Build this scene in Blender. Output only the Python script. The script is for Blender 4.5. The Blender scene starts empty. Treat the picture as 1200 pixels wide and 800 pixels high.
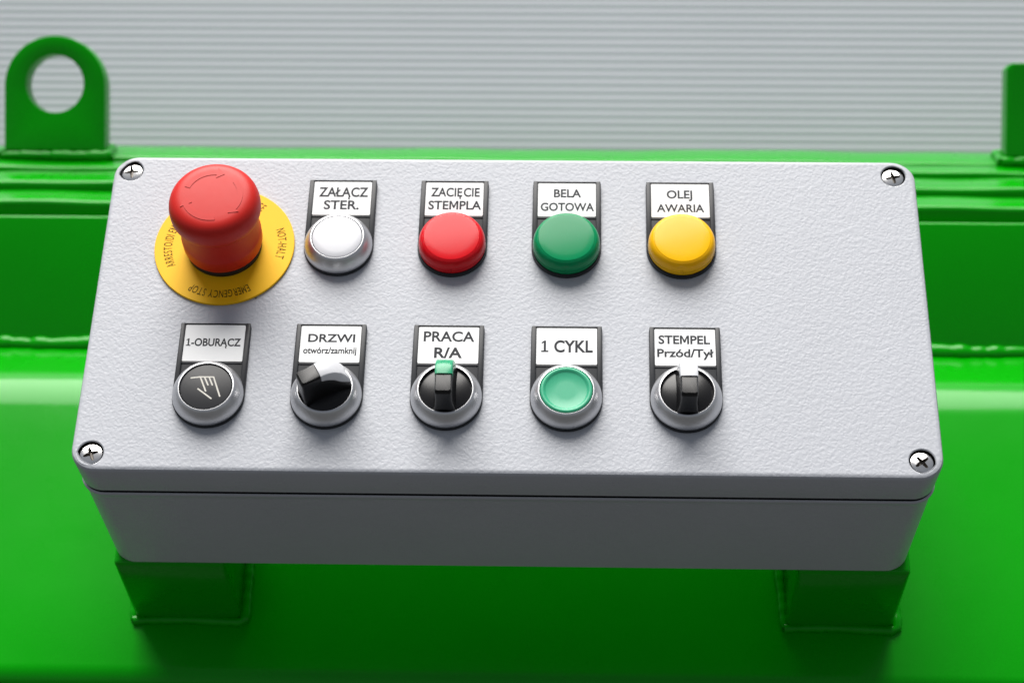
import bpy, bmesh, math, random
from mathutils import Matrix, Vector
from math import sin, cos, pi, radians
random.seed(7)
S = bpy.context.scene
COL = S.collection
MM = 0.001
UP = 1.25                                   # height of the lid centre above the ground, metres
TILT = radians(38)                          # the box leans towards the viewer
ROT = Matrix.Rotation(TILT, 4, 'X')

# ------------------------------------------------------------------ camera
cam = bpy.data.cameras.new('camera'); camo = bpy.data.objects.new('camera', cam); COL.objects.link(camo)
right = Vector((9.99595010e-01, 2.84501666e-02, -6.36113297e-04))
up = Vector((-0.00915001, 0.34249085, 0.93947661)); fwd = Vector((-0.02694613, 0.93909031, -0.34261247))
m = Matrix.Identity(4)
for i in range(3):
    m[i][0] = right[i]; m[i][1] = up[i]; m[i][2] = -fwd[i]
m.translation = Vector((0.02505, -0.82695, 0.28673 + UP))
camo.matrix_world = m
cam.sensor_width = 36; cam.lens = 2383.7 / 1200 * 36
cam.clip_start = .01; cam.clip_end = 500
cam.dof.use_dof = True; cam.dof.focus_distance = 0.862; cam.dof.aperture_fstop = 9.0
S.camera = camo

# ------------------------------------------------------------------ light
w = bpy.data.worlds.new('World'); S.world = w; w.use_nodes = True
nt = w.node_tree; bg = nt.nodes['Background']
sky = nt.nodes.new('ShaderNodeTexSky'); sky.sky_type = 'NISHITA'; sky.sun_disc = False
SUN_EL, SUN_AZ = radians(70), radians(-18)    # behind thin cloud, high over the wall
sky.sun_elevation = SUN_EL; sky.sun_rotation = SUN_AZ
sky.air_density = 1.0; sky.dust_density = 2.0; sky.ozone_density = 1.0
hsv = nt.nodes.new('ShaderNodeHueSaturation'); hsv.inputs['Saturation'].default_value = .35
nt.links.new(sky.outputs[0], hsv.inputs['Color']); nt.links.new(hsv.outputs[0], bg.inputs[0])
bg.inputs[1].default_value = 0.052
sun = bpy.data.lights.new('sun', 'SUN'); sun.energy = 4.3; sun.angle = radians(48); sun.color = (1, .97, .93)
suno = bpy.data.objects.new('sun', sun); COL.objects.link(suno)
d = Vector((sin(SUN_AZ) * cos(SUN_EL), cos(SUN_AZ) * cos(SUN_EL), sin(SUN_EL)))
suno.rotation_euler = (-d).to_track_quat('-Z', 'Y').to_euler(); suno.location = (0, 0, 5)
S.view_settings.view_transform = 'Standard'; S.view_settings.look = 'None'
S.view_settings.exposure = 0.57; S.view_settings.gamma = 1
S.view_settings.use_curve_mapping = False

# ------------------------------------------------------------------ materials
def mat(name, base, rough=.4, metal=0, coat=0, spec=.5, bumps=(), var=0, varscale=40, rvar=0, trans=0, sss=0, ior=1.5, coord='Object', coatr=.08):
    M = bpy.data.materials.new(name); M.use_nodes = True
    n = M.node_tree.nodes; L = M.node_tree.links; b = n['Principled BSDF']
    b.inputs['Base Color'].default_value = (*base, 1); b.inputs['Roughness'].default_value = rough
    b.inputs['Metallic'].default_value = metal; b.inputs['Coat Weight'].default_value = coat
    b.inputs['Coat Roughness'].default_value = coatr; b.inputs['Specular IOR Level'].default_value = spec
    b.inputs['Transmission Weight'].default_value = trans; b.inputs['IOR'].default_value = ior
    if sss:
        b.inputs['Subsurface Weight'].default_value = sss; b.inputs['Subsurface Scale'].default_value = .004
        b.inputs['Subsurface Radius'].default_value = (1, 1, 1)
    tc = n.new('ShaderNodeTexCoord')
    prev = None
    for kind, sc, strength, dist in bumps:
        if kind == 'noise':
            t = n.new('ShaderNodeTexNoise'); t.inputs['Scale'].default_value = sc; t.inputs['Detail'].default_value = 3; out = t.outputs['Fac']
        elif kind == 'warp':
            t0 = n.new('ShaderNodeTexNoise'); t0.inputs['Scale'].default_value = sc * .45; L.new(tc.outputs[coord], t0.inputs['Vector'])
            ad = n.new('ShaderNodeVectorMath'); ad.operation = 'MULTIPLY_ADD'
            L.new(t0.outputs['Color'], ad.inputs[0]); ad.inputs[1].default_value = (2.2 / sc,) * 3; L.new(tc.outputs[coord], ad.inputs[2])
            t = n.new('ShaderNodeTexVoronoi'); t.feature = 'SMOOTH_F1'; t.inputs['Scale'].default_value = sc; t.inputs['Smoothness'].default_value = .6
            L.new(ad.outputs[0], t.inputs['Vector']); out = t.outputs['Distance']
        if kind == 'noise': L.new(tc.outputs[coord], t.inputs['Vector'])
        bp = n.new('ShaderNodeBump'); bp.inputs['Strength'].default_value = strength; bp.inputs['Distance'].default_value = dist
        L.new(out, bp.inputs['Height'])
        if prev: L.new(prev.outputs[0], bp.inputs['Normal'])
        prev = bp
    if prev:
        L.new(prev.outputs[0], b.inputs['Normal'])
        if coat: L.new(prev.outputs[0], b.inputs['Coat Normal'])
    if var:
        t = n.new('ShaderNodeTexNoise'); t.inputs['Scale'].default_value = varscale; t.inputs['Detail'].default_value = 5
        L.new(tc.outputs[coord], t.inputs['Vector'])
        mx = n.new('ShaderNodeMix'); mx.data_type = 'RGBA'
        mx.inputs['A'].default_value = (*[c * (1 - var) for c in base], 1); mx.inputs['B'].default_value = (*[min(1, c * (1 + var)) for c in base], 1)
        L.new(t.outputs['Fac'], mx.inputs['Factor']); L.new(mx.outputs['Result'], b.inputs['Base Color'])
    if rvar:
        t = n.new('ShaderNodeTexNoise'); t.inputs['Scale'].default_value = varscale * 2.3; t.inputs['Detail'].default_value = 4
        L.new(tc.outputs[coord], t.inputs['Vector'])
        mr = n.new('ShaderNodeMapRange'); mr.inputs['To Min'].default_value = max(0, rough - rvar); mr.inputs['To Max'].default_value = rough + rvar
        L.new(t.outputs['Fac'], mr.inputs['Value']); L.new(mr.outputs[0], b.inputs['Roughness'])
    return M

def specks(M, thr=.955, scale=55, colour=(.12, .12, .12)):
    """tiny dirt specks over the paint"""
    n = M.node_tree.nodes; L = M.node_tree.links; b = n['Principled BSDF']
    src = b.inputs['Base Color'].links[0].from_socket
    tc = n.new('ShaderNodeTexCoord')
    v = n.new('ShaderNodeTexVoronoi'); v.inputs['Scale'].default_value = scale; L.new(tc.outputs['Object'], v.inputs['Vector'])
    sep = n.new('ShaderNodeSeparateColor'); L.new(v.outputs['Color'], sep.inputs[0])
    g = n.new('ShaderNodeMath'); g.operation = 'GREATER_THAN'; g.inputs[1].default_value = thr; L.new(sep.outputs[0], g.inputs[0])
    l = n.new('ShaderNodeMath'); l.operation = 'LESS_THAN'; l.inputs[1].default_value = .028; L.new(v.outputs['Distance'], l.inputs[0])
    k = n.new('ShaderNodeMath'); k.operation = 'MULTIPLY'; L.new(g.outputs[0], k.inputs[0]); L.new(l.outputs[0], k.inputs[1])
    k2 = n.new('ShaderNodeMath'); k2.operation = 'MULTIPLY'; k2.inputs[1].default_value = .75; L.new(k.outputs[0], k2.inputs[0])
    mx = n.new('ShaderNodeMix'); mx.data_type = 'RGBA'; L.new(k2.outputs[0], mx.inputs['Factor'])
    L.new(src, mx.inputs['A']); mx.inputs['B'].default_value = (*colour, 1); L.new(mx.outputs['Result'], b.inputs['Base Color'])

GREY = mat('textured_grey_paint', (.435, .452, .49), .40, spec=.35, bumps=(('warp', 640, .38, .0003), ('noise', 1500, .3, .0001)), var=.05, varscale=18)
specks(GREY)
GREEN = mat('green_machine_paint', (.0002, .30, .0002), .28, spec=.1, coat=1, coatr=.13, bumps=(('noise', 60, .10, .0006), ('noise', 900, .06, .00008)), var=.10, varscale=14, rvar=.06)
GREEN.node_tree.nodes['Principled BSDF'].inputs['Coat IOR'].default_value = 1.2
DARKP = mat('charcoal_plastic', (.022, .024, .028), .42, spec=.25, bumps=(('noise', 1800, .1, .00005),))
BLACK = mat('black_plastic', (.008, .008, .009), .27, spec=.35)
BLACKM = mat('matt_black_cap', (.018, .019, .022), .38, spec=.3, bumps=(('noise', 2500, .12, .00004),))
RUBBER = mat('black_rubber', (.006, .006, .006), .6)
SILVER = mat('satin_silver', (.60, .605, .62), .36, metal=.9, bumps=(('noise', 3000, .08, .00003),), var=.03, varscale=200)
STEEL = mat('bright_zinc', (.93, .92, .90), .16, metal=1, bumps=(('noise', 900, .15, .00008),))
DSTEEL = mat('dark_screw_recess', (.16, .145, .13), .4, metal=.8)
specks(GREEN, .93, 22, (.01, .06, .01))
CARD = mat('white_card', (.84, .85, .85), .6, spec=.15)
INK = mat('grey_ink', (.045, .047, .052), .7, spec=.1)
BROWN = mat('brown_print', (.11, .07, .008), .7, spec=.1)
IVORY = mat('ivory_print', (.62, .60, .54), .5)
YELLOW = mat('yellow_disc', (.92, .52, .004), .55, spec=.25, var=.04, varscale=120, bumps=(('noise', 900, .05, .00005),))
RED = mat('red_stop_plastic', (.58, .016, .010), .44, spec=.3, sss=.03, var=.05, varscale=90, rvar=.05, bumps=(('noise', 250, .10, .00010), ('noise', 1400, .10, .00004)))
LRED = mat('red_lens', (.62, .006, .012), .16, spec=.2, sss=.25)
LGRN = mat('green_lens', (.0, .24, .085), .16, spec=.2, sss=.25)
LYEL = mat('yellow_lens', (.86, .46, .003), .16, spec=.2, sss=.25)
WHITE = mat('white_cap_plastic', (.64, .65, .68), .3, coat=0, sss=.1)
MINT = mat('mint_green_cap', (.045, .38, .21), .3, spec=.35, sss=.2)
GINS = mat('green_insert', (.01, .30, .14), .25, spec=.35, sss=.2)
LINE = mat('lens_seam', (.5, .5, .5), .3)
WALL = mat('ribbed_grey_metal', (.80, .79, .87), .36, spec=.5, var=.04, varscale=6)
CONC = mat('grey_paving', (.04, .04, .04), .85, var=.2, varscale=3, bumps=(('noise', 40, .4, .004),))

# ------------------------------------------------------------------ mesh helpers (millimetres in, metres out)
def finish(bm, name, material, angle=32, xf=None, mats=None):
    if xf is not None: bmesh.ops.transform(bm, matrix=xf, verts=bm.verts)
    bmesh.ops.scale(bm, vec=(MM,) * 3, verts=bm.verts)
    bmesh.ops.recalc_face_normals(bm, faces=bm.faces)
    me = bpy.data.meshes.new(name); bm.to_mesh(me); bm.free()
    for mm in (mats or [material]): me.materials.append(mm)
    me.polygons.foreach_set('use_smooth', [True] * len(me.polygons))
    me.set_sharp_from_angle(angle=radians(angle))
    return me

def link(name, me, parent=None, loc=(0, 0, 0), label=None, rz=0):
    o = bpy.data.objects.new(name, me); COL.objects.link(o)
    if parent: o.parent = parent
    o.location = [c * MM for c in loc]; o.rotation_euler = (0, 0, rz)
    if label: o['label'] = label
    return o

def thing(name, label, cat, mw=None):
    o = bpy.data.objects.new(name, None); COL.objects.link(o); o.empty_display_size = .02
    if mw is not None: o.matrix_world = mw
    o['label'] = label; o['category'] = cat
    return o

def lathe(bm, prof, seg=72, cx=0, cy=0):
    """prof: list of (r, z), closed with caps where r = 0"""
    rings = []
    for r, z in prof:
        if r < 1e-6: rings.append([bm.verts.new((cx, cy, z))])
        else: rings.append([bm.verts.new((cx + r * cos(2 * pi * i / seg), cy + r * sin(2 * pi * i / seg), z)) for i in range(seg)])
    for a, b in zip(rings, rings[1:]):
        for i in range(seg):
            j = (i + 1) % seg
            if len(a) == 1 and len(b) == 1: continue
            if len(a) == 1: bm.faces.new((a[0], b[i], b[j]))
            elif len(b) == 1: bm.faces.new((a[i], a[j], b[0]))
            else: bm.faces.new((a[i], a[j], b[j], b[i]))

def rrect(hw, hh, r, n=10, cx=0, cy=0):
    pts = []
    for (sx, sy, a0) in ((1, 1, 0), (-1, 1, 90), (-1, -1, 180), (1, -1, 270)):
        for k in range(n + 1):
            a = radians(a0 + 90 * k / n)
            pts.append((cx + sx * (hw - r) + r * cos(a), cy + sy * (hh - r) + r * sin(a)))
    return pts

def loft(bm, loops, cap0=True, cap1=True):
    R = [[bm.verts.new(p) for p in lp] for lp in loops]
    n = len(R[0])
    for a, b in zip(R, R[1:]):
        for i in range(n):
            j = (i + 1) % n; bm.faces.new((a[i], a[j], b[j], b[i]))
    if cap0: bm.faces.new(R[0][::-1])
    if cap1: bm.faces.new(R[-1])
    return R

def fill_with_holes(bm, outer, holes):
    """outer and holes are lists of existing verts"""
    ed = []
    for lp in [outer] + holes:
        for i in range(len(lp)):
            a, b = lp[i], lp[(i + 1) % len(lp)]
            e = bm.edges.get((a, b)) or bm.edges.new((a, b)); ed.append(e)
    r = bmesh.ops.triangle_fill(bm, use_beauty=True, use_dissolve=False, edges=ed)
    return [g for g in r['geom'] if isinstance(g, bmesh.types.BMFace)]

def rbox(bm, x0, x1, y0, y1, z0, z1, bev=1.0, seg=3, xsub=0):
    r = bmesh.ops.create_cube(bm, size=1)
    vs = r['verts']
    for v in vs:
        v.co = Vector((x0 if v.co.x < 0 else x1, y0 if v.co.y < 0 else y1, z0 if v.co.z < 0 else z1))
    if bev:
        es = list({e for v in vs for e in v.link_edges})
        bmesh.ops.bevel(bm, geom=es, offset=bev, segments=seg, affect='EDGES', profile=.5)

def extrude_x(bm, prof, x0, x1, n=1, jit=None):
    """closed (y,z) outline swept along x in n steps"""
    loops = []
    for k in range(n + 1):
        x = x0 + (x1 - x0) * k / n
        loops.append([(x, y + (jit(x, i)[0] if jit else 0), z + (jit(x, i)[1] if jit else 0)) for i, (y, z) in enumerate(prof)])
    loft(bm, loops)

def bead(bm, path, r=3.0, flat=.8, seed=0, closed=False, step=1.6, ripple=5.0):
    """a weld bead along a polyline: lumpy tube with overlapping ripples"""
    rnd = random.Random(seed)
    pts = []
    P = [Vector(p) for p in path]
    if closed: P.append(P[0])
    for a, b in zip(P, P[1:]):
        L = (b - a).length; k = max(1, int(L / step))
        for i in range(k): pts.append((a.lerp(b, i / k), (b - a).normalized()))
    pts.append((P[-1], (P[-1] - P[-2]).normalized()))
    dist = 0; loops = []; ph = rnd.random() * 6; w1 = rnd.random() * 6; prev = pts[0][0]
    for p, t in pts:
        dist += (p - prev).length; prev = p
        saw = (dist / ripple + .25 * sin(dist * .11 + ph)) % 1.0
        rr = r * (1 + .22 * (1 - (2 * saw - 1) ** 2) + .14 * sin(dist * .06 + w1) + .09 * sin(dist * .31 + ph))
        off = .22 * r * sin(dist * .09 + ph)
        u = Vector((0, 0, 1)) if abs(t.z) < .9 else Vector((0, 1, 0))
        s = t.cross(u).normalized(); u = s.cross(t).normalized()
        loops.append([p + s * (off + rr * cos(a)) + u * (rr * flat * sin(a)) for a in [2 * pi * i / 10 for i in range(10)]])
    loft(bm, loops)

GC = {}
def raw_text(txt, bold):
    c = bpy.data.curves.new('t', 'FONT'); c.body = txt; c.size = 1; c.offset = bold; c.resolution_u = 4
    o = bpy.data.objects.new('t', c); COL.objects.link(o)
    bpy.context.view_layer.update()
    dg = bpy.context.evaluated_depsgraph_get()
    me = bpy.data.meshes.new_from_object(o.evaluated_get(dg))
    vs = [v.co.copy() for v in me.vertices]; fs = [tuple(p.vertices) for p in me.polygons]
    bpy.data.objects.remove(o); bpy.data.curves.remove(c); bpy.data.meshes.remove(me)
    return vs, fs

def glyph(ch, bold):
    """(verts, faces, advance) of one letter"""
    k = (ch, bold)
    if k not in GC:
        tail = min(v.x for v in raw_text('I', 0)[0])
        adv = max(v.x for v in raw_text(ch + 'I', 0)[0]) - (max(v.x for v in raw_text('I', 0)[0]) - tail) - tail if ch != ' ' else .26
        if ch == ' ': k0 = ([], [])
        elif ch == 'M':                        # drawn by hand: straight legs and a deep V
            t = .049 + bold; q = .055 + bold
            P_ = [(.122 - t, -bold), (.122 - t, .682 + bold), (.122 + t * 1.15, .682 + bold), (.391, .24 + q), (.66 - t * 1.15, .682 + bold), (.66 + t, .682 + bold), (.66 + t, -bold),
                  (.66 - t, -bold), (.66 - t, .50), (.391 + t * .8, .13 - bold), (.391 - t * .8, .13 - bold), (.122 + t, .50), (.122 + t, -bold)]
            k0 = ([Vector((x, y, 0)) for x, y in P_], [(0, 1, 2, 11, 12), (2, 3, 10, 11), (3, 9, 10), (3, 4, 8, 9), (4, 5, 6, 7, 8)])
        elif ch in 'ĄĘ':                       # plain letter with a hand-drawn ogonek
            a, b = raw_text('A' if ch == 'Ą' else 'E', bold); a = list(a); b = list(b)
            xr = max(v.x for v in a) - (.07 if ch == 'Ą' else .12); n0 = len(a); w_ = .035 + bold
            C_ = [(xr, .0), (xr - .06, -.055), (xr - .085, -.115), (xr - .06, -.165), (xr + .01, -.175)]
            N_ = [(1, -.3), (.75, -.6), (1, 0), (.55, .85), (.1, 1)]
            for (x, y), (nx, ny) in zip(C_, N_): a += [Vector((x - nx * w_, y - ny * w_, 0)), Vector((x + nx * w_, y + ny * w_, 0))]
            b += [(n0 + 2 * i, n0 + 2 * i + 1, n0 + 2 * i + 3, n0 + 2 * i + 2) for i in range(4)]
            k0 = (a, b)
        else: k0 = raw_text(ch, bold)
        GC[k] = (*k0, adv)
    return GC[k]

def text_mesh(txt, bold=.012):
    vs, fs, x = [], [], 0
    for ch in txt:
        a, b, adv = glyph(ch, bold); n0 = len(vs)
        vs += [Vector((v.x + x, v.y, 0)) for v in a]; fs += [tuple(i + n0 for i in f) for f in b]; x += adv
    return vs, fs
CAPH = max(v.y for v in text_mesh('H', 0)[0])

ONE = [(.22, -.01), (.22, .12), (.41, .12), (.41, .82), (.25, .70), (.25, .84), (.45, 1.0), (.58, 1.0), (.58, .12), (.77, .12), (.77, -.01)]
def put_text(bm, txt, x0, x1, base, cap, z, bold=.012):
    if txt.startswith('1'):                    # a figure one with flag and foot
        s_ = cap * 1.0
        bm.faces.new([bm.verts.new((x0 + (px - .22) * s_, base + py * s_, z)) for px, py in ONE])
        rest = txt[1:]; x0 = x0 + s_ * (.62 if rest[0] != ' ' else .98); txt = rest.strip()
    vs, fs = text_mesh(txt, bold)
    a = min(v.x for v in vs); b = max(v.x for v in vs); sy = cap / CAPH
    nv = [bm.verts.new((x0 + (v.x - a) / (b - a) * (x1 - x0), base + v.y * sy, z)) for v in vs]
    for f in fs:
        try: bm.faces.new([nv[i] for i in f])
        except ValueError: pass

def slab_up(bm, t):
    """give flat lettering a thickness t (mm)"""
    r = bmesh.ops.extrude_face_region(bm, geom=list(bm.faces))
    bmesh.ops.translate(bm, vec=(0, 0, t), verts=[v for v in r['geom'] if isinstance(v, bmesh.types.BMVert)])

def stroke(bm, pts, wd, z0, z1):
    """a thick polyline made of capsule pieces"""
    for a, b in zip(pts, pts[1:]):
        a = Vector(a); b = Vector(b); ang = math.atan2(b.y - a.y, b.x - a.x); lp = []
        for k in range(7): lp.append((b.x + wd / 2 * cos(ang - pi / 2 + pi * k / 6), b.y + wd / 2 * sin(ang - pi / 2 + pi * k / 6)))
        for k in range(7): lp.append((a.x + wd / 2 * cos(ang + pi / 2 + pi * k / 6), a.y + wd / 2 * sin(ang + pi / 2 + pi * k / 6)))
        loft(bm, [[(x, y, z0) for x, y in lp], [(x, y, z1) for x, y in lp]])
        z1 += .006; z0 -= .004

def w2(y, z):                                # lid frame -> world (y, z), mm about the lid centre
    return (y * cos(TILT) - z * sin(TILT), y * sin(TILT) + z * cos(TILT))

# ------------------------------------------------------------------ ground and wall
bm = bmesh.new(); rbox(bm, -60000, 60000, -60000, 60000, -60, 0, 0)
g = link('ground', finish(bm, 'ground', CONC)); g['kind'] = 'structure'

WY = 438.0; PITCH = 5.1; LEAN = radians(27)   # the sheet leans back
bm = bmesh.new()
prof = []
z = -420.0
while z < 330:                                # shallow trapezoid ribs
    for dz, dy in ((0, 0), (.34, 0), (.46, .25), (.54, .75), (.66, 1.0), (.80, 1.0), (.88, .75), (.96, .2)):
        prof.append((dy * PITCH * .036, z + dz * PITCH))
    z += PITCH
prof += [(28, z), (28, -420)]
prof = [(WY + y * cos(LEAN) + z * sin(LEAN), z * cos(LEAN) - y * sin(LEAN)) for y, z in prof]
extrude_x(bm, prof, -900, 900, 1)
wall = thing('ribbed_wall', 'blurred light grey metal wall with fine horizontal ribs behind the green machine', 'wall', Matrix.Translation((0, .23, UP - .37)))
link('ribbed_sheet', finish(bm, 'ribbed_sheet', WALL, 50), wall, (0, -230, 370))

# ------------------------------------------------------------------ green machine frame (world aligned, mm about the lid centre)
FR = thing('machine_frame', 'bright green painted steel machine frame with sloping plate, ledges and lifting lugs', 'machine frame', Matrix.Translation((0, .15, UP - .35)))
OFF = (0, -150, 350)
def fpart(name, bm, label=None, angle=32, parent=None, material=None):
    me = finish(bm, name, material or GREEN, angle)
    return link(name, me, parent or FR, OFF if parent is None else (0, 0, 0), label)

def offset_profile(pts, t):
    out = []
    for i, (y, z) in enumerate(pts):
        a = pts[max(0, i - 1)]; b = pts[min(len(pts) - 1, i + 1)]
        dy, dz = b[0] - a[0], b[1] - a[1]; L = math.hypot(dy, dz)
        out.append((y + dz / L * t, z - dy / L * t))
    return pts + out[::-1]

# sloping plate: bottom bend, slope, top bend, level ledge
pl = []
r = 13
cyl, czl = -102, -152 - r                       # local bend centre
pl.append(w2(cyl - r, czl - 120)); pl.append(w2(cyl - r, czl - 40))
for k in range(13):
    a = radians(180 - 90 * k / 12); pl.append(w2(cyl + r * cos(a), czl + r * sin(a)))
for yy in (-60, -20, 20): pl.append(w2(yy, -152))
A = w2(37, -152); R2 = 44
cy, cz = A[0] + R2 * sin(TILT) , A[1] - R2 * cos(TILT)
for k in range(13):
    a = radians(90) + TILT * (1 - k / 12); pl.append((cy + R2 * cos(a), cz + R2 * sin(a)))
LEDGE_Z = cz + R2; LEDGE_Y = 187.0
pl.append((LEDGE_Y + 12, LEDGE_Z))
bm = bmesh.new()
extrude_x(bm, offset_profile(pl, 8), -950, 950, 1)
plate = fpart('sloping_plate', bm)
# weld along the ledge and the upright plate
bm = bmesh.new()
bead(bm, [(-600, LEDGE_Y - 1.2, LEDGE_Z + 1.0), (600, LEDGE_Y - 1.2, LEDGE_Z + .6)], 4.0, 1.0, seed=3, step=1.6, ripple=11)
fpart('weld_bead', bm, angle=60)
UL = radians(25)                              # the upright plate leans back
bm = bmesh.new(); rbox(bm, -950, 950, 0, 7, -6, 72.3, 1.8, 4)
bmesh.ops.transform(bm, matrix=Matrix.Translation((0, LEDGE_Y, -90)) @ Matrix.Rotation(-UL, 4, 'X'), verts=bm.verts)
fpart('upright_plate', bm)
# four flat bars stepping back
def wob(x, i, s):
    return (.5 * sin(x * .021 + s) + .3 * sin(x * .067 + 2 * s), .35 * sin(x * .034 + 1.7 * s) + .22 * sin(x * .09 + s))
steps = [(224.6, 246.5, -18.4), (248.1, 271.3, -14.5), (272.9, 287.7, -12.5), (289.3, 316, -11.4)]
for n_, (y0, y1, zt) in enumerate(steps):
    pr_ = []
    rr = 2.6
    for k in range(6):
        a = radians(180 - 90 * k / 5); pr_.append((y0 + rr + rr * cos(a), zt - rr + rr * sin(a)))
    for k in range(6):
        a = radians(90 - 90 * k / 5); pr_.append((y1 - rr + rr * cos(a), zt - rr + rr * sin(a)))
    pr_ += [(y1, zt - 60), (y0, zt - 60)]
    bm = bmesh.new(); extrude_x(bm, pr_, -950, 950, 240, jit=lambda x, i, s=n_ * 1.9: wob(x, i, s) if i < 12 else (0, 0))
    fpart('ledge_bar', bm)

# lifting lug with hole
def lug(cx, y0, zb, hw, ht, rc, hole, th, seg=20):
    bm = bmesh.new()
    out = [(hw, 0)]
    for k in range(seg + 1):
        a = radians(90 * k / seg); out.append((hw - rc + rc * cos(a), ht - rc + rc * sin(a)))
    for k in range(seg + 1):
        a = radians(90 + 90 * k / seg); out.append((-hw + rc + rc * cos(a), ht - rc + rc * sin(a)))
    out.append((-hw, 0))
    o2 = []
    for p in out:
        if not o2 or math.dist(p, o2[-1]) > .01: o2.append(p)
    hz, hr = hole
    def ring(y, inset):
        c = (0, ht / 2)
        vs = []
        for (x, z_) in o2:
            vx, vz = c[0] - x, c[1] - z_; L = math.hypot(vx, vz)
            vs.append(bm.verts.new((cx + x + vx / L * inset, y, zb + z_ + vz / L * inset)))
        hs = [bm.verts.new((cx + (hr + inset) * cos(2 * pi * i / 40), y, zb + hz + (hr + inset) * sin(2 * pi * i / 40))) for i in range(40)] if hr else None
        return vs, hs
    R = [ring(y0, 1.0), ring(y0 + .35, .3), ring(y0 + 1, 0), ring(y0 + th - 1, 0), ring(y0 + th, 1)]
    for (a, ah), (b, bh) in zip(R, R[1:]):
        for A_, B_ in ((a, b), (ah, bh)):
            if A_ is None: continue
            n = len(A_)
            for i in range(n): j = (i + 1) % n; bm.faces.new((A_[i], A_[j], B_[j], B_[i]))
    for vs, hs in (R[0], R[-1]): fill_with_holes(bm, vs, [hs] if hs else [])
    return bm
LM = Matrix.Translation((0, 292.1, 0)) @ Matrix.Rotation(radians(-18), 4, 'X')
bm = lug(-267.3, 0, -8, 28.8, 65, 28.6, (37.9, 16.4), 14); bmesh.ops.transform(bm, matrix=LM, verts=bm.verts)
l1 = fpart('lifting_lug', bm, 'rounded green lug with a round hole, upper left')
bm = bmesh.new()
bead(bm, [(-297, 288.5, -10.5), (-237.5, 288.5, -10.5), (-237.5, 306, -10.5), (-297, 306, -10.5)], 2.6, 1.0, seed=5, closed=True, ripple=7)
w_ = link('weld_bead', finish(bm, 'weld_bead', GREEN, 60), l1)
bm = lug(299.2, 0, -8, 28.8, 52.5, 4.5, (30, 0), 14); bmesh.ops.transform(bm, matrix=LM, verts=bm.verts)
l2 = fpart('lifting_lug', bm, 'square topped green lug cut by the right edge')
bm = bmesh.new()
bead(bm, [(268, 288.5, -10.5), (330, 288.5, -10.5), (330, 306, -10.5), (268, 306, -10.5)], 2.6, 1.0, seed=9, closed=True, ripple=7)
link('weld_bead', finish(bm, 'weld_bead', GREEN, 60), l2)

# mounting feet (modelled in the lid frame, turned to the slope)
RM = ROT
for sx, x0, x1, sd in ((-1, -178.5, -128.2, 11), (1, 129.5, 179.6, 12)):
    bm = bmesh.new()
    rbox(bm, x0, x1, -79, -19, -152.5, -92.0, 2.2, 4)
    me = finish(bm, 'mounting_foot', GREEN, xf=RM)
    f = link('mounting_foot', me, FR, OFF)
    bm = bmesh.new()
    bead(bm, [(x0 - 1, -79.8, -151), (x1 + 1, -79.8, -151), (x1 + 1.6, -19, -151), (x0 - 1.6, -19, -151)], 2.2, .9, seed=sd, closed=True, ripple=6)
    link('weld_bead', finish(bm, 'weld_bead', GREEN, 60, xf=RM), f)

# ------------------------------------------------------------------ control box
BOX = thing('control_box', 'grey textured metal control box with labelled push buttons, lamps and switches', 'control panel',
            Matrix.Translation((0, 0, UP)) @ ROT @ Matrix.Translation((0, 0, -.0915)))
def bpart(name, me, x=0, y=0, label=None, rz=0): return link(name, me, BOX, (x, y, 91.5), label, rz)
HW, HH = 180.0, 80.6
SCREWS = [(-172.2, 72.4), (170.2, 72.2), (171.0, -72.4), (-171.6, -72.6)]
bm = bmesh.new()
def rr3(inset, z, r=10.5): return [(x, y, z) for x, y in rrect(HW - inset, HH - inset, r - inset * .6)]
rb = loft(bm, [rr3(4.0, -22.4), rr3(4.0, -20.0), rr3(1.3, -20.0), rr3(.8, -19.6), rr3(.6, -18.9), rr3(0, -2.2), rr3(.18, -1.2), rr3(.65, -.45), rr3(1.4, -.07), rr3(2.0, 0), rr3(2.5, 0)], cap0=True, cap1=False)
holes = []
for sx, sy in SCREWS:
    top = [bm.verts.new((sx + 5.9 * cos(2 * pi * i / 36), sy + 5.9 * sin(2 * pi * i / 36), 0)) for i in range(36)]
    mid = [bm.verts.new((sx + 5.45 * cos(2 * pi * i / 36), sy + 5.45 * sin(2 * pi * i / 36), -.35)) for i in range(36)]
    bot = [bm.verts.new((sx + 5.4 * cos(2 * pi * i / 36), sy + 5.4 * sin(2 * pi * i / 36), -4.5)) for i in range(36)]
    for a, b, mi in ((top, mid, 0), (mid, bot, 1)):
        for i in range(36):
            j = (i + 1) % 36; f = bm.faces.new((a[i], a[j], b[j], b[i])); f.material_index = mi
    f = bm.faces.new(bot); f.material_index = 1
    holes.append(top)
fill_with_holes(bm, rb[-1], holes)
bpart('box_lid', finish(bm, 'box_lid', GREY, 28, mats=[GREY, RUBBER]))
bm = bmesh.new()
def rb3(ix, iy, z, r=10): return [(x, y, z) for x, y in rrect(HW - ix, HH - iy, r)]
loft(bm, [rb3(3.6, 3.6, -91.5), rb3(2.2, 2.2, -90.9), rb3(1.9, 1.9, -89.5), rb3(.9, 1.0, -27), rb3(.7, .8, -24.6), rb3(.4, .4, -23.4), rb3(.25, .25, -22.6), rb3(.3, .3, -22.0), rb3(.45, .45, -21.7), rb3(.8, .8, -21.5), rb3(1.05, 1.05, -21.7), rb3(1.2, 1.2, -24.5), rb3(4.6, 4.6, -24.5)])
bpart('box_body', finish(bm, 'box_body', GREY, 40))
bm = bmesh.new(); loft(bm, [rb3(1.4, 1.4, -24.4), rb3(1.4, 1.4, -23.2), rb3(3.0, 3.0, -22.8), rb3(3.0, 3.0, -19.95)])
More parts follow.
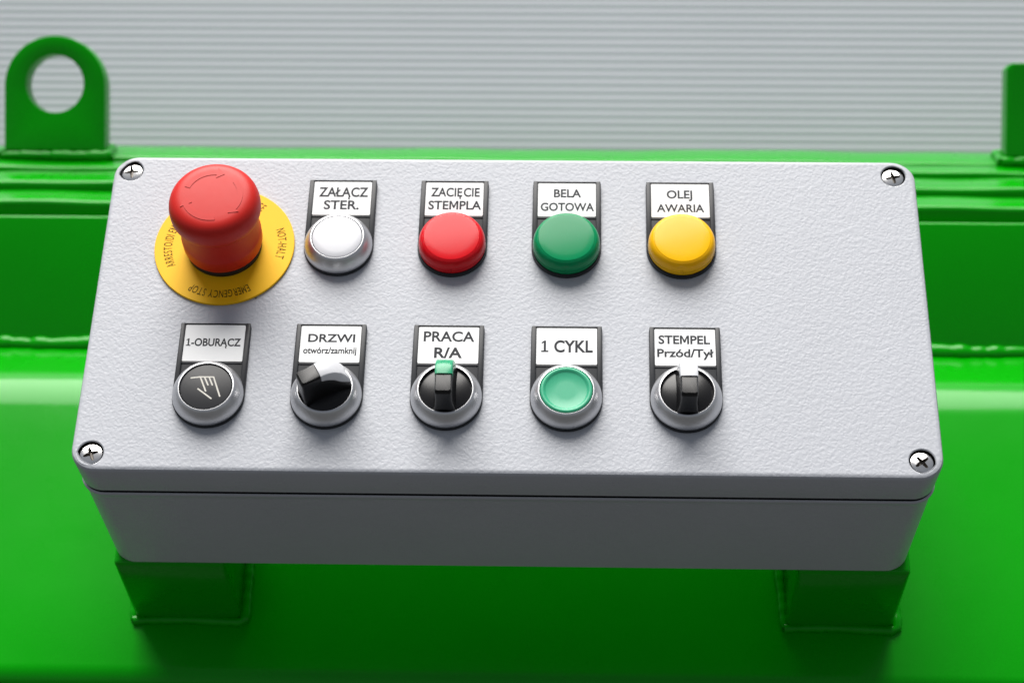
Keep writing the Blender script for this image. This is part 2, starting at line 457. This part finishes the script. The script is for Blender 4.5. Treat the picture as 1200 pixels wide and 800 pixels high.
bpart('rubber_seal', finish(bm, 'rubber_seal', RUBBER))

# screws with a cross recess
def screw_mesh():
    bm = bmesh.new(); R = 4.75; n = 48
    cross = []
    L, wd = 3.3, .62
    for q in range(4):
        a = q * pi / 2
        for (x, y) in ((.85, -.85), (L * .8, -wd), (L, -wd * .55), (L, wd * .55), (L * .8, wd)):
            if (x, y) == (.85, -.85): x, y = .82, -.82
            cross.append((x * cos(a) - y * sin(a), x * sin(a) + y * cos(a)))
    dome = lambda r_: -.75 - .55 * (r_ / R) ** 2.4
    rings = []
    prof = [(R * .985, -4), (R, -2.1), (R, -1.5), (R * .97, dome(R * .97) ), (R * .88, dome(R * .88)), (R * .76, dome(R * .76))]
    for r_, z_ in prof: rings.append([bm.verts.new((r_ * cos(2 * pi * i / n), r_ * sin(2 * pi * i / n), z_)) for i in range(n)])
    for a, b in zip(rings, rings[1:]):
        for i in range(n): j = (i + 1) % n; bm.faces.new((a[i], a[j], b[j], b[i]))
    ct = [bm.verts.new((x, y, dome(math.hypot(x, y)))) for x, y in cross]
    cb = [bm.verts.new((x * .55, y * .55, -2.9)) for x, y in cross]
    fill_with_holes(bm, rings[-1], [ct])
    for i in range(len(ct)):
        j = (i + 1) % len(ct); f = bm.faces.new((ct[i], ct[j], cb[j], cb[i])); f.material_index = 1
    f = bm.faces.new(cb); f.material_index = 1
    return finish(bm, 'screw', STEEL, 35, mats=[STEEL, DSTEEL])
sm = screw_mesh()
for (sx, sy), a in zip(SCREWS, (8, 12, 38, 22)): bpart('screw', sm, sx, sy, rz=radians(a))

# ------------------------------------------------------------------ legend plates
ROW1, ROW2 = 31.0, -45.4
def plate_outline(hw=15.1, top=35.6, r=1.5, R=15.25):
    pts = []
    for k in range(6):
        a = radians(90 * k / 5); pts.append((hw - r + r * cos(a), top - r + r * sin(a)))
    for k in range(6):
        a = radians(90 + 90 * k / 5); pts.append((-hw + r + r * cos(a), top - r + r * sin(a)))
    for k in range(33):
        a = radians(180 + 180 * k / 32); pts.append((R * cos(a), R * sin(a)))
    return pts
def holder_mesh():
    bm = bmesh.new(); o = plate_outline()
    def lp(s, z): return [(x * (1 - s / 15.), (y - 10) * (1 - s / 25.) + 10, z) for x, y in o]
    loft(bm, [lp(.25, 0), lp(0, .3), lp(0, 1.35), lp(.1, 1.55), lp(.35, 1.65)])
    for sx in (-1, 1):                         # side rails that clip the card
        x0, x1 = sorted((sx * 12.95, sx * 14.95))
        rbox(bm, x0, x1, 1.5, 35.3, 1.2, 2.55, .35, 2)
    rbox(bm, -13.2, 13.2, 34.75, 35.3, 1.2, 2.3, .2, 2)
    rbox(bm, -13.2, 13.2, 15.2, 16.2, 1.2, 2.0, .2, 2)
    return finish(bm, 'legend_plate', DARKP, 35)
hm = holder_mesh()
bm = bmesh.new(); loft(bm, [[(x, y, z_) for x, y in rrect(12.85, 9.05, .5, 4, 0, 25.45)] for z_ in (1.66, 2.0)])
cm = finish(bm, 'legend_card', CARD)
CX0, CW, CY1, CH = -12.85, 25.7, 34.5, 18.1
def legend(x, y, lines, label):
    h = bpart('legend_plate', hm, x, y, label)
    link('legend_card', cm, h)
    bm = bmesh.new()
    for txt, f0, f1, t, b, *bold in lines:
        put_text(bm, txt, CX0 + CW * f0, CX0 + CW * f1, CY1 - CH * b, CH * (b - t), 2.01, bold[0] if bold else .023)
    slab_up(bm, .03)
    link('lettering', finish(bm, 'lettering', INK), h)
XS = [-125, -75, -25, 25, 75]
legend(-75.5, ROW1, [('ZAŁĄCZ', .09, .945, .18, .45), ('STER.', .19, .80, .575, .83)], 'legend reading ZAŁĄCZ STER.')
legend(-25.5, ROW1, [('ZACIĘCIE', .09, .935, .17, .42), ('STEMPLA', .055, .97, .565, .81)], 'legend reading ZACIĘCIE STEMPLA')
legend(24.5, ROW1, [('BELA', .275, .745, .19, .42), ('GOTOWA', .05, .97, .60, .83)], 'legend reading BELA GOTOWA')
legend(74.7, ROW1, [('OLEJ', .27, .71, .20, .43), ('AWARIA', .095, .91, .62, .84)], 'legend reading OLEJ AWARIA')
legend(-125.2, ROW2, [('1-OBURĄCZ', .035, .945, .38, .58)], 'legend reading 1-OBURĄCZ')
legend(-75.5, ROW2, [('DRZWI', .125, .905, .23, .44), ('otwórz/zamknij', .06, .94, .59, .76, .021)], 'legend reading DRZWI otwórz/zamknij')
legend(-25.2, ROW2, [('PRACA', .085, .925, .13, .395, .02), ('R/A', .27, .73, .575, .845, .026)], 'legend reading PRACA R/A')
legend(25.0, ROW2, [('1 CYKL', .08, .93, .35, .66, .026)], 'legend reading 1 CYKL')
legend(75.1, ROW2, [('STEMPEL', .065, .915, .185, .405, .026), ('Przód/Tył', .04, .965, .555, .765, .026)], 'legend reading STEMPEL Przód/Tył')

# ------------------------------------------------------------------ push buttons
def bezel_mesh():
    bm = bmesh.new()
    lathe(bm, [(10.6, 1.7), (14.75, 1.7), (14.95, 2.0), (14.95, 2.9), (14.75, 4.0), (14.2, 5.4), (13.45, 6.8), (12.6, 8.0), (12.0, 8.6), (11.6, 8.85), (11.3, 8.85), (11.12, 8.6), (11.1, 5), (10.6, 5), (10.6, 1.7)], 96)
    return finish(bm, 'push_button', SILVER, 40)
bz = bezel_mesh()
def button(x, y, nm, label): return bpart(nm, bz, x, y, label)
def lmesh(name, prof, M, seg=96, ang=30):
    bm = bmesh.new(); lathe(bm, prof, seg); return finish(bm, name, M, ang)

b = button(-75.5, ROW1, 'push_button', 'white push button in a silver bezel')
link('button_cap', lmesh('button_cap', [(10.9, 3), (10.9, 8.4), (10.7, 8.75), (10.2, 8.95), (8, 9.15), (4, 9.3), (0, 9.35)], WHITE), b)
b = button(-125.2, ROW2, 'push_button', 'black push button with a pale hand symbol')
link('button_cap', lmesh('button_cap', [(10.9, 3), (10.9, 7.9), (10.7, 8.25), (10.2, 8.4), (0, 8.4)], BLACKM), b)
bm = bmesh.new()
P = lambda x, y: ((x - 310) / 13.1, -(y - 408) / 11.4)
for pts in ([P(224, 360), P(274, 354), P(312, 432)], [P(274, 354), P(297, 354), P(321, 398)], [P(297, 354), P(322, 354), P(345, 398)], [P(322, 354), P(347, 354), P(392, 459)], [P(269, 420), P(346, 472)]):
    stroke(bm, pts, .62, 8.38, 8.46)
link('hand_symbol', finish(bm, 'hand_symbol', IVORY), b)
b = button(25.0, ROW2, 'push_button', 'mint green push button with a sunken centre')
link('button_cap', lmesh('button_cap', [(10.9, 3), (10.9, 8.6), (10.7, 9.0), (10.2, 9.2), (9.6, 9.15), (9.1, 8.85), (8.75, 8.6), (8.5, 8.5), (4, 8.48), (0, 8.48)], MINT, ang=60), b)

def lens_mesh(M):
    bm = bmesh.new()
    lathe(bm, [(14.0, 2.2), (14.5, 2.3), (14.62, 2.9), (14.62, 3.9), (14.5, 4.05), (14.62, 4.2), (14.6, 5.4), (14.4, 6.7), (13.95, 7.9), (13.4, 8.7), (12.85, 9.2), (12.5, 9.38), (12.42, 9.38), (12.36, 9.5), (12.2, 9.62), (11.9, 9.66), (9, 9.74), (5, 9.82), (0, 9.85)], 96)
    rbox(bm, -.45, .45, -14.75, -13.6, 3.2, 5.6, .2, 2)
    return finish(bm, 'lens', M, 50)
bm = bmesh.new(); lathe(bm, [(0, 1.7), (15.1, 1.7), (15.1, 2.35), (14.9, 2.5), (0, 2.5)], 96)
lb = finish(bm, 'indicator_lamp', BLACK)
for x, M, lab in ((-25.5, LRED, 'red'), (24.5, LGRN, 'green'), (74.7, LYEL, 'yellow')):
    b = bpart('indicator_lamp', lb, x, ROW1, lab + ' indicator lamp with a domed lens')
    link('lens', lens_mesh(M), b)

# selector switches ------------------------------------------------
def section_loops(secs, v_top, v_base, ztop, zbase, r=.9):
    return
def prism_uz(bm, outline, wfun, n=1):
    """closed outline in (u,z); half width at each height from wfun(z); handle runs along +y"""
    L = [bm.verts.new((-wfun(z_), u, z_)) for u, z_ in outline]
    R_ = [bm.verts.new((wfun(z_), u, z_)) for u, z_ in outline]
    k = len(outline)
    bm.faces.new(L); bm.faces.new(R_[::-1])
    for i in range(k):
        j = (i + 1) % k; bm.faces.new((L[i], L[j], R_[j], R_[i]))
def wgrip(z_):
    t = max(0, min(1, (z_ - 7) / 11)); return 3.55 + 1.5 * (1 - t) ** 2.2
def grip_outline(lo=5.5):
    pts = [(-10.7, lo), (-10.8, 9), (-11.1, 14), (-11.5, 19), (-11.7, 22.4)]
    pts += [(-11.5, 23.2), (-10.9, 23.7), (-8, 23.9), (-4.0, 24.0), (0, 23.9), (3.0, 23.4), (5.0, 22.2), (7.0, 19.8), (8.8, 16.5), (10.2, 12.5), (10.7, 9), (10.8, lo)]
    return pts
def grip_mesh():
    bm = bmesh.new(); o = grip_outline()
    zs = [5.5, 7, 8, 9, 10.5, 12.5, 16, 20, 22.5]
    # horizontal slices so that the sides can flare at the foot
    def ends(z_):
        lo = -10.6 + max(0, (z_ - 9)) * .02
        tab = [(5.5, 10.8), (9, 10.7), (12.5, 10.2), (16.5, 8.8), (19.8, 7.0), (22.2, 5.0), (23.4, 3.0), (24, 0)]
        hi = 0
        for (a, ua), (b_, ub) in zip(tab, tab[1:]):
            if a <= z_ <= b_: hi = ua + (ub - ua) * (z_ - a) / (b_ - a)
        return lo, hi
    loops = []
    for z_ in (5.5, 7, 8, 9, 10.5, 12.5, 14.5, 16.5, 18.2, 19.8, 21.2, 22.4, 23.1, 23.6):
        lo, hi = ends(z_); wd = wgrip(z_); c = .9
        if z_ > 22.5: lo += (z_ - 22.4) ** 1.6 * .6; wd -= (z_ - 22.4) ** 1.7 * .35; 
        lp = []
        for (sx, uy, a0) in ((1, hi, 0), (-1, hi, 90), (-1, lo, 180), (1, lo, 270)):
            for k in range(5):
                a = radians(a0 + 90 * k / 4)
                lp.append((sx * (wd - c) + c * cos(a), (uy - c if uy == hi else uy + c) + c * sin(a), z_))
        loops.append(lp)
    loft(bm, loops)
    return finish(bm, 'handle', BLACK, 35)
def insert_mesh(M):
    bm = bmesh.new(); loops = []
    # coloured pointer: saddle over the top and the sloping end of the grip, 0.12 mm proud
    path = [(-1.7, 24.02, 3.6), (-1.7, 24.02, 3.6), (0, 23.95, 4.2), (1.6, 23.75, 4.9), (3.6, 23.05, 5.8), (5.2, 21.9, 6.6), (6.2, 20.8, 6.6), (7.1, 19.8, 6.3), (8.1, 18.2, 5.4), (9.0, 16.4, 4.2), (9.7, 14.6, 2.8), (10.2, 13.2, 1.5)]
    e = .14
    for i, (u, zt, dp) in enumerate(path):
        wd = wgrip(zt) + e; c = .8; zt += e * .9; u += e * (0 if u < 3 else 1)
        zl = zt - dp
        if i == 0: zl = zt - dp * .9
        wl = wgrip(zl) + e
        ul = u
        lp = [(-wl, ul, zl), (-wd, u, zt - c), (-wd + c * .3, u, zt - c * .3), (-wd + c, u, zt), (0, u, zt + .12), (wd - c, u, zt), (wd - c * .3, u, zt - c * .3), (wd, u, zt - c), (wl, ul, zl)]
        loops.append(lp)
    loft(bm, loops[1:])
    return finish(bm, 'handle_insert', M, 40)
gm = grip_mesh()
bm = bmesh.new(); lathe(bm, [(10.9, 3), (10.9, 7.2), (10.6, 7.7), (9.5, 8.1), (6, 8.9), (0, 9.4)], 96)
dm = finish(bm, 'switch_disc', BLACK)
wi, gi = insert_mesh(WHITE), insert_mesh(GINS)
for x, ang, ins, lab in ((-75.5, -62, wi, 'selector switch turned right with a white pointer'), (-25.2, 0, gi, 'selector switch pointing up with a green pointer'), (75.1, 0, wi, 'selector switch pointing up with a white pointer')):
    b = button(x, ROW2, 'selector_switch', lab)
    link('switch_disc', dm, b, rz=radians(ang)); link('handle', gm, b, rz=radians(ang)); link('handle_insert', ins, b, rz=radians(ang))

# ------------------------------------------------------------------ emergency stop
EX, EY = -125.8, 31.0
bm = bmesh.new()
lathe(bm, [(0, .9), (16.6, .9), (16.6, 3.0), (16.2, 3.3), (16.2, 5.4), (0, 5.4)], 96)
es = bpart('emergency_stop_button', finish(bm, 'emergency_stop_button', RUBBER), EX, EY, 'red mushroom emergency stop button on a yellow disc')
bm = bmesh.new(); lathe(bm, [(0, 0), (30.5, 0), (30.8, .2), (30.8, 1.0), (30.6, 1.2), (0, 1.2)], 128)
disc = link('warning_disc', finish(bm, 'warning_disc', YELLOW), es)
bm = bmesh.new()
def arc_text(txt, a_mid, span, r, cap):
    """letters run clockwise with their tops outwards"""
    adv = []
    for ch in txt:
        if ch == ' ': adv.append((.34, None)); continue
        vs, fs = text_mesh(ch, .004); x0 = min(v.x for v in vs); x1 = max(v.x for v in vs)
        adv.append((x1 - x0 + .16, (vs, fs, x0)))
    tot = sum(a for a, _ in adv); sc = radians(span) * r / tot; pos = 0; sy = cap / CAPH
    for a, g_ in adv:
        if g_:
            vs, fs, x0 = g_
            nv = []
            for v in vs:
                s_ = (pos + .08 + v.x - x0) * sc; ang = radians(a_mid) + radians(span) / 2 - s_ / r; rad = r + v.y * sy
                nv.append(bm.verts.new((rad * cos(ang), rad * sin(ang), 1.215)))
            for f in fs:
                try: bm.faces.new([nv[i] for i in f])
                except ValueError: pass
        pos += a
arc_text('EMERGENCY STOP', -90, 62, 23.6, 3.7)
arc_text('NOT-HALT', 3, 37, 23.6, 3.7)
arc_text('ARRESTO/DI EMERGENZA', 166, 84, 23.0, 3.7)
arc_text("ARRÊT D'URGENCE", 84, 66, 23.6, 3.7)
slab_up(bm, .025)
link('lettering', finish(bm, 'lettering', BROWN), es)
bm = bmesh.new()
lathe(bm, [(0, 4.6), (15.9, 4.6), (16.7, 4.7), (17.15, 5.2), (17.4, 6.4), (17.5, 11.6), (17.35, 12.6), (17.15, 13.2), (17.05, 18), (16.95, 25.2), (17.0, 25.7), (17.5, 25.9), (18.4, 26.2), (19.05, 27.0), (19.45, 28.3), (19.6, 30.0), (19.55, 32.0), (19.3, 33.6), (18.8, 35.1), (18.0, 36.4), (16.9, 37.4), (15.7, 38.0), (14.5, 38.35), (13.5, 38.5), (11, 38.65), (5, 38.85), (0, 38.9)], 128)
cap = link('mushroom_cap', finish(bm, 'mushroom_cap', RED, 50), es)
ztop = lambda r_: 38.9 - .25 * (r_ / 11) ** 2
def arrow_mesh(a0, a1):                       # raised curved arrow, clockwise from a0 to a1
    bm = bmesh.new(); N = 20; r0, r1 = 10.6, 13.0; top = []; 
    pts_o, pts_i = [], []
    for k in range(N + 1):
        a = radians(a0 + (a1 - a0) * k / N); pts_o.append((r1, a)); pts_i.append((r0, a))
    ah = radians(a1); tip = radians(a1 - 16)
    ol = pts_o + [(r1 + 1.5, ah), ((r0 + r1) / 2, tip), (r0 - 1.5, ah)] + pts_i[::-1]
    lo = [bm.verts.new((r_ * cos(a), r_ * sin(a), ztop(r_) - .3)) for r_, a in ol]
    hi = [bm.verts.new((r_ * cos(a), r_ * sin(a), ztop(r_) + .18)) for r_, a in ol]
    k = len(ol)
    for i in range(k): j = (i + 1) % k; bm.faces.new((lo[i], lo[j], hi[j], hi[i]))
    n = N
    io = hi[:n + 1]; ii = hi[n + 4:][::-1]
    for i in range(n): bm.faces.new((io[i], io[i + 1], ii[i + 1], ii[i]))
    bm.faces.new((io[n], hi[n + 1], hi[n + 2], hi[n + 3], ii[n]))
    return finish(bm, 'arrow', RED, 30)
for a0 in (40, -80, 160): link('arrow', arrow_mesh(a0, a0 - 75), es)
